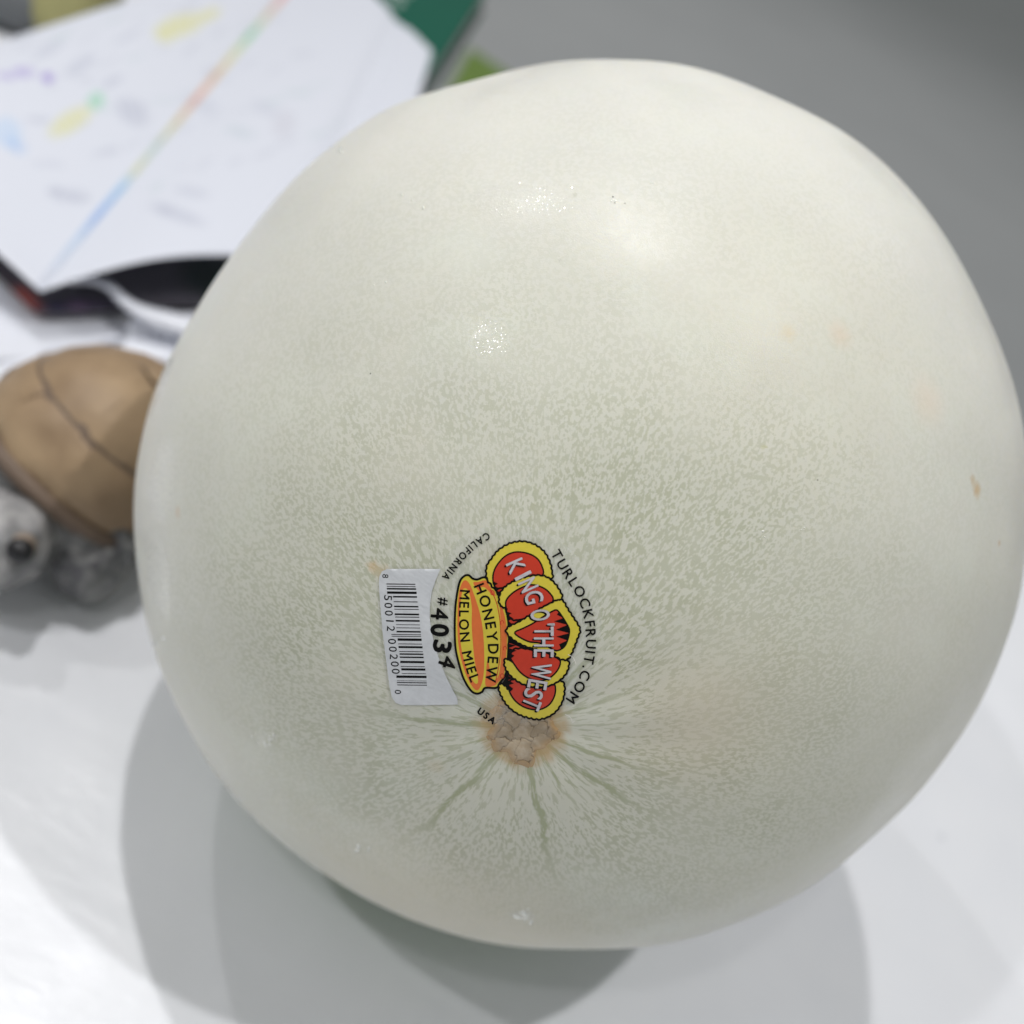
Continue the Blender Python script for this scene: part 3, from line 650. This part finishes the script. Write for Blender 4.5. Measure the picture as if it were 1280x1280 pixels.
blob((HL * .72, 0, .0165), (.010, .0075, .0085), 'neck', m_skin, pitch=-.2)
head = blob((HL, 0, .0190), (.0130, .0105, .0115), 'head', m_head, pitch=.1, lump=.05)
HC = TL + hd * HL + upv * .019
blob((.014, 0, .0165), (.0125, .0215, .0125), 'shoulders', m_skin, lump=.1)
def on_head(px, py, r_):
    d_ = ray(px, py); t_ = (HC - CAM) @ d_; q_ = CAM + d_ * t_; k_ = np.linalg.norm(q_ - HC)
    q_ = q_ - d_ * math.sqrt(max(r_ * r_ - k_ * k_, 0)) - TL
    return (q_ @ hd, q_ @ sd, q_[2])
e_ = on_head(25, 688, .0118); r0_ = on_head(27, 683, .0103)
blob(r0_, (.0031, .0031, .0031), 'eye_ring', m_ring, head, lump=0); blob(e_, (.0028, .0028, .0028), 'eye', m_eye, head, lump=0)
blob((r0_[0], -r0_[1], r0_[2]), (.0036, .0036, .0036), 'eye_ring', m_ring, head, lump=0); blob((e_[0], -e_[1], e_[2]), (.0025, .0025, .0025), 'eye', m_eye, head, lump=0)
blob((-.030, 0, .008), (.007, .004, .004), 'tail', m_skin, pitch=-.3)

# ------------------------------------------------------------------ raised speck added in place of a small dent in the cloth
m_dent, nt, b = mat_new('dent_mark_white'); b.inputs['Base Color'].default_value = (.78, .80, .84, 1); b.inputs['Roughness'].default_value = .08
def speck(px, py, r, h_, mat, nm, lab, cat):
    c_ = at(px, py, .0002); th_, ph_ = np.meshgrid(np.linspace(.01, math.pi - .01, 10), np.linspace(0, 2 * math.pi, 14, endpoint=False), indexing='ij')
    d = np.stack([np.sin(th_) * np.cos(ph_), np.sin(th_) * np.sin(ph_), np.cos(th_)], -1)
    d = d * (1 + .16 * np.sin(d[..., 0] * 5 + px) * np.sin(d[..., 1] * 6))[..., None] * np.array([r, r, h_])
    tag(meshobj(nm, d.reshape(-1, 3) + c_, grid_faces(10, 14, True), mat, None, True), lab, cat)
speck(1178, 1045, .0008, .00025, m_dent, 'dent_mark', 'tiny raised mark for a dent on the white cloth to the right of the melon', 'dent')

# ------------------------------------------------------------------ papers and book
def sheet(pts, z, name, mat, label, cat, nu=40, nv=40, crease=None, colf=None, thick=.0003, curl=None, group=None):
    """pts: four picture corners (on height z[i]) in order; bilinear sheet with real thickness"""
    uu, vv = np.meshgrid(np.linspace(0, 1, nu), np.linspace(0, 1, nv), indexing='ij')
    q = np.array([at(p[0], p[1], zz_) for p, zz_ in zip(pts, z)])
    W = lambda a: ((1 - uu) * (1 - vv))[..., None] * a[0] + (uu * (1 - vv))[..., None] * a[1] + (uu * vv)[..., None] * a[2] + ((1 - uu) * vv)[..., None] * a[3]
    p = W(q)
    if curl: p[..., 2] += curl(uu, vv)
    base = q.mean(0); base[2] = min(z)
    top = p.reshape(-1, 3); bot = top - [0, 0, thick]
    fs = grid_faces(nu, nv); n_ = nu * nv
    fb = [tuple(i + n_ for i in f[::-1]) for f in fs]
    bd = [i * nv for i in range(nu)] + [(nu - 1) * nv + j for j in range(1, nv)] + [i * nv + nv - 1 for i in range(nu - 2, -1, -1)] + [j for j in range(nv - 2, 0, -1)]
    side = [(bd[i], bd[(i + 1) % len(bd)], bd[(i + 1) % len(bd)] + n_, bd[i] + n_) for i in range(len(bd))]
    at_ = None
    if colf is not None:
        pc = (p - CAM) @ M; qx, qy = 640 + 1280 * pc[..., 0] / -pc[..., 2], 640 - 1280 * pc[..., 1] / -pc[..., 2]
        c_ = colf(qx, qy).reshape(-1, 4); at_ = {'print': ('FLOAT_COLOR', np.vstack([c_, c_]))}
    o = meshobj(name, np.vstack([top, bot]), fs + fb + side, mat, None, True, (0, 0, 0), at_)
    return tag(o, label, cat, group)
m_paper, nt, b = mat_new('white_paper'); n = N(nt)
f1 = n.noise(n.obj(), 14, 4)
n.put(b.inputs['Base Color'], n.mix(f1, (.71, .73, .81, 1), (.80, .82, .88, 1))); b.inputs['Roughness'].default_value = .5
m_print, nt, b = mat_new('printed_paper'); n = N(nt); n.put(b.inputs['Base Color'], n.attr('print', 'Color')); b.inputs['Roughness'].default_value = .45

# project world verts of a sheet back to the drawing plane of that sheet for its print
def page_print(corn, marks, strip=None, base=(.69, .715, .80)):
    cc = np.array(corn, float)
    def fn(x, y):
        col = np.ones(x.shape + (3,)) * np.array(base)
        for (mx, my, rx, ry, an, c_, st) in marks:
            ca, sa = math.cos(an), math.sin(an); dx, dy = x - mx, y - my
            a = (dx * ca + dy * sa) / rx; b_ = (-dx * sa + dy * ca) / ry
            wgt = 1.25 * st * np.clip(1.3 - (a * a + b_ * b_) , 0, 1) * (.7 + .3 * np.sin(dx * .9 + dy * .5) * np.sin(dy * .8))
            col = col * (1 - wgt[..., None]) + np.array(c_) * wgt[..., None]
        if strip:
            (ax, ay), (bx, by), wd, stops = strip
            L_ = math.hypot(bx - ax, by - ay); t = ((x - ax) * (bx - ax) + (y - ay) * (by - ay)) / L_ ** 2; d = np.abs((x - ax) * (by - ay) - (y - ay) * (bx - ax)) / L_
            tx = [s_[0] for s_ in stops]; sc_ = np.stack([np.interp(t, tx, [s_[1][k] for s_ in stops]) for k in range(3)], -1)
            wgt = .7 * np.clip((wd - d) / 3, 0, 1) * (t > -.1)
            col = col * (1 - wgt[..., None]) + sc_ * wgt[..., None]
        return np.concatenate([col, np.ones(x.shape + (1,))], -1)
    return fn
yel, pur, grn_, blu, gry = (.68, .66, .22), (.34, .26, .62), (.22, .60, .36), (.30, .48, .80), (.36, .38, .50)
marks = [(30, 90, 16, 8, .1, pur, .55), (60, 97, 9, 8, 0, pur, .85), (8, 95, 14, 6, .2, pur, .45), (88, 152, 34, 14, -.55, yel, .6), (120, 126, 11, 13, .5, grn_, .65), (225, 32, 34, 15, -.3, yel, .65), (262, 18, 16, 8, -.4, yel, .6), (205, 45, 14, 10, .6, yel, .4),
         (8, 165, 22, 20, .5, (.42, .6, .85), .5), (20, 182, 16, 10, .6, blu, .45), (100, 82, 26, 9, -.6, gry, .35), (140, 102, 16, 7, -.5, gry, .35), (165, 140, 26, 16, .6, gry, .4), (60, 62, 24, 8, -.5, gry, .3), (48, 150, 18, 5, .1, gry, .35),
         (88, 245, 28, 9, .15, gry, .45), (68, 238, 10, 5, .1, gry, .4), (240, 240, 24, 7, .2, gry, .32), (222, 268, 40, 8, .35, gry, .42), (205, 262, 12, 6, .4, gry, .35), (250, 130, 26, 10, .3, gry, .25), (300, 165, 22, 8, .3, (.4, .5, .55), .3), (355, 155, 16, 20, .2, (.45, .42, .5), .25), (330, 135, 20, 8, .4, gry, .25), (265, 90, 14, 8, 0, gry, .25), (160, 45, 24, 5, -.5, gry, .25), (130, 190, 20, 5, -.2, gry, .22), (60, 205, 24, 5, .1, gry, .22)]
_r = np.random.default_rng(3)
for row in range(9):
    for k_ in range(5):
        t0_, s0_ = row / 9, k_ / 5
        mx_, my_ = 40 + row * 34 - 40 * s0_ * 0 + k_ * 30 + _r.uniform(-9, 9), 60 + k_ * 44 - row * 10 + _r.uniform(-9, 9)
        marks.append((mx_, my_, _r.uniform(9, 22), _r.uniform(3, 6), _r.uniform(-.7, .2), (.40, .42, .52) if _r.random() < .8 else (.35, .5, .5), _r.uniform(.10, .26)))
stops = [(0, (.55, .58, .68)), (.13, (.4, .55, .75)), (.22, (.08, .30, .75)), (.33, (.2, .5, .8)), (.38, (.62, .62, .30)), (.46, (.4, .55, .5)), (.54, (.60, .55, .22)), (.64, (.75, .30, .14)), (.72, (.72, .42, .14)), (.8, (.62, .62, .18)), (.87, (.12, .55, .25)), (.93, (.6, .55, .3)), (1.0, (.75, .3, .25)), (1.3, (.7, .4, .4))]  # first stop paints a pale grey shadow at the foot of the fold
strip = ((58, 345), (352, -2), 5.5, stops)
# left and right page of the folded sheet share the printed fold
foldA, foldB = (50, 364), (395, -60)
Lc = [foldA, (-120, 175), (-90, 62), foldB]
z_l = (.016, .03, .04, .05)
o = sheet([foldA, (-150, 200), (-60, 74), foldB], (.018, .030, .030, .034), 'paper_sheet', m_print, 'large folded white sheet with coloured scribbles and a rainbow fold line, left leaf', 'paper', 70, 110,
          colf=page_print([foldA, (-150, 200), (-60, 74), foldB], marks, strip), curl=lambda u, v: .003 * np.sin(u * 3) - .004 * u * (1 - v) * np.sin(v * 4 + 1))
o2 = sheet([(50, 364), (470, 292), (540, 66), (395, -60)], (.018, .032, .036, .034), 'paper_leaf', m_print, None, None, 110, 110,
          colf=page_print([(50, 364), (470, 292), (540, 66), (395, -60)], marks, strip), curl=lambda u, v: .0045 * np.sin(u * 5.5) * (1 - v) ** 1.2 + .003 * np.sin(u * 2.6 + .3) * v - .002 * np.exp(-((u - .72) / .07) ** 2))
fold_root = empty('folded_paper', (-.17, .15, .015), label='large folded white sheet with coloured scribbles and a rainbow line along its fold', cat='paper', group=None)
for q_, nm in ((o, 'leaf'), (o2, 'leaf')):
    for k_ in ('label', 'category', 'group'):
        if k_ in q_: del q_[k_]
    q_.name = nm; q_.data.transform(Matrix.Translation(-Vector((-.17, .15, .015)))); q_.parent = fold_root
# lower sheets
sheet([(-80, 488), (265, 462), (330, 395), (-100, 330)], (.0012, .0012, .0012, .0012), 'paper_sheet', m_paper, 'bottom white sheet lying flat behind the turtle, lowest of the papers', 'paper', 20, 20, curl=lambda u, v: .0006 * np.sin(u * 7))
sheet([(-90, 470), (60, 436), (290, 398), (-100, 300)], (.003, .003, .004, .003), 'paper_sheet', m_paper, 'white sheet with its edge running out just above the turtle shell', 'paper', 30, 20, curl=lambda u, v: .0012 * np.sin(u * 5 + .5))
sheet([(150, 440), (300, 470), (330, 385), (165, 396)], (.005, .005, .006, .006), 'paper_sheet', m_paper, 'white sheet corner squeezed between the turtle shell and the melon', 'paper', 30, 20, curl=lambda u, v: .001 * np.sin(v * 9))
m_mag, nt, b = mat_new('dark_print'); n = N(nt)
n.put(b.inputs['Base Color'], n.attr('print', 'Color')); b.inputs['Roughness'].default_value = .4
mc = [(70, 412), (330, 398), (300, 250), (-60, 250)]
mc = [(-60, 290), (46, 392), (360, 376), (330, 290)]
sheet(mc, (.0075, .0075, .0075, .0075), 'magazine', m_mag, 'dark glossy printed page with a red patch showing under the folded sheet', 'magazine', 80, 60,
      colf=page_print(mc, [(34, 372, 26, 11, .7, (.36, .06, .04), .8), (100, 385, 55, 16, 0, (.04, .03, .06), .9), (96, 382, 14, 8, .3, (.16, .1, .18), .6), (70, 385, 10, 6, 0, (.02, .02, .08), .7), (265, 345, 45, 30, .2, (.004, .02, .012), .9), (5, 345, 22, 30, .7, (.05, .03, .04), .8)], None, (.075, .07, .085)), curl=lambda u, v: 0 * u)
# curled strip of the page in between
cu = smooth_open([(86, 350), (112, 350), (136, 358), (154, 374), (176, 388), (215, 400), (262, 410), (330, 420)], 6)
nc = len(cu); W_ = 7; vv_, hts = [], []
wd = np.interp(np.arange(nc), [0, nc * .25, nc * .5, nc - 1], [9, 9, 14, 30])
t_ = np.gradient(cu, axis=0); t_ /= np.linalg.norm(t_, axis=1)[:, None]; n2_ = np.stack([-t_[:, 1], t_[:, 0]], -1)
for i in range(nc):
    for j in range(W_):
        s_ = j / (W_ - 1) - .5; p2 = cu[i] + n2_[i] * s_ * wd[i] * (1 if s_ < 0 else 1.25)
        vv_.append(at(p2[0], p2[1], .0125 + .0025 * math.cos(s_ * 3)))
o = meshobj('paper_sheet', vv_, grid_faces(nc, W_), m_paper, smooth=True)
md = o.modifiers.new('thick', 'SOLIDIFY'); md.thickness = .0004
tag(o, 'curled white page end bending down over the dark printed page', 'paper')

# green book with pale lettering
bz0, bz1 = .001, .024
ra, rb = at(604, -6, bz1), at(500, 150, bz1)
e1 = (rb - ra)[:2]; Lr = np.linalg.norm(e1); e1 /= Lr; e2 = np.array([e1[1], -e1[0]])
if e2[0] > 0: e2 = -e2
B0 = ra[:2] - e1 * .05
def bk3(a, b_, z): q = B0 + e1 * a + e2 * b_; return (q[0], q[1], z)
BL = np.array(bk3(.12, .09, 0.0))
m_gc = plain('green_cover', (.005, .10, .065), .6, .1, 40, 0, .2); m_pg = plain('page_block', (.42, .40, .41), .7, .15, 600)
m_wt = plain('pale_green_print', (.50, .62, .58), .5)
book = empty('green_book', BL, label='dark green book with pale cover lettering lying under the folded sheet', cat='book')
LB = Lr + .10
for z0_, z1_, nm, mt, ins in ((.001, .003, 'back_cover', m_gc, 0), (.0032, .0218, 'page_block', m_pg, .002), (.022, .024, 'front_cover', m_gc, 0)):
    v, fc = box_between(bk3, ins, LB - ins, ins, .115 - ins, z0_, z1_)
    meshobj(nm, v, fc, mt, book, off=BL)
L_v, L_f = [], []
for row, (a0, txt) in enumerate(((.045, 'GARDEN'), (.085, 'FOOD'))): pass
def flat_marks(cells_):
    V, Fq = [], []
    for a0, b0, aw, bw in cells_:
        k = len(V); V.extend([bk3(a0, b0, .02415), bk3(a0 + aw, b0, .02415), bk3(a0 + aw, b0 + bw, .02415), bk3(a0, b0 + bw, .02415)]); Fq.append((k, k + 1, k + 2, k + 3))
    return V, Fq
cm = []
for row, (b0, n_c, sz) in enumerate(((.034, 9, .011), (.054, 8, .009))):
    for i in range(n_c):
        a0 = .012 + i * sz * 1.35
        cm.append((a0, b0, sz * .25, sz)); cm.append((a0 + sz * .3, b0 + (sz * .75 if i % 2 else 0), sz * .45, sz * .25))
        if i % 3: cm.append((a0 + sz * .3, b0 + sz * .4, sz * .4, sz * .2))
V, Fq = flat_marks(cm); meshobj('cover_lettering', V, Fq, m_wt, book, off=BL)

# grey case with an olive edge at the far left corner
m_case = plain('grey_case', (.13, .14, .15), .6, .4, 40); m_ol = plain('olive_cloth', (.40, .38, .17), .7, .3, 80)
cl = at(-10, -10, .0); case = empty('pouch', cl, label='dark grey pouch with a yellow olive top in the far left corner', cat='pouch')
def pouch_part(c, r, nm, mat):
    th_, ph_ = np.meshgrid(np.linspace(.01, math.pi - .01, 16), np.linspace(0, 2 * math.pi, 24, endpoint=False), indexing='ij')
    s_ = lambda a, k: np.sign(a) * np.abs(a) ** k
    d = np.stack([s_(np.sin(th_), .6) * s_(np.cos(ph_), .6), s_(np.sin(th_), .6) * s_(np.sin(ph_), .6), s_(np.cos(th_), .6)], -1) * np.array(r)
    d += .002 * np.sin(d[..., [1, 2, 0]] * 160); meshobj(nm, d.reshape(-1, 3) + c, grid_faces(16, 24, True), mat, case, True, cl)
pouch_part(cl + [0, 0, .014], (.05, .035, .013), 'pouch_body', m_case)
c2 = at(62, -4, .02); pouch_part(c2 + [0.006, .006, 0], (.018, .012, .016), 'pouch_top', m_ol)

# green mat on the floor beyond the table
m_mat = plain('green_mat', (.27, .42, .10), .9, .35, 60)
gp = [at(588, 60, -.73), at(648, 100, -.73), at(650, 150, -.73), at(540, 150, -.73)]
gp_t = np.array(gp); gb = gp_t - [0, 0, .008]
o = meshobj('floor_mat', np.vstack([gp_t, gb]), [(0, 1, 2, 3), (7, 6, 5, 4), (0, 4, 5, 1), (1, 5, 6, 2), (2, 6, 7, 3), (3, 7, 4, 0)], m_mat)
tag(o, 'bright green mat on the grey floor seen just above the melon', 'mat')

S.cycles.max_bounces = 6
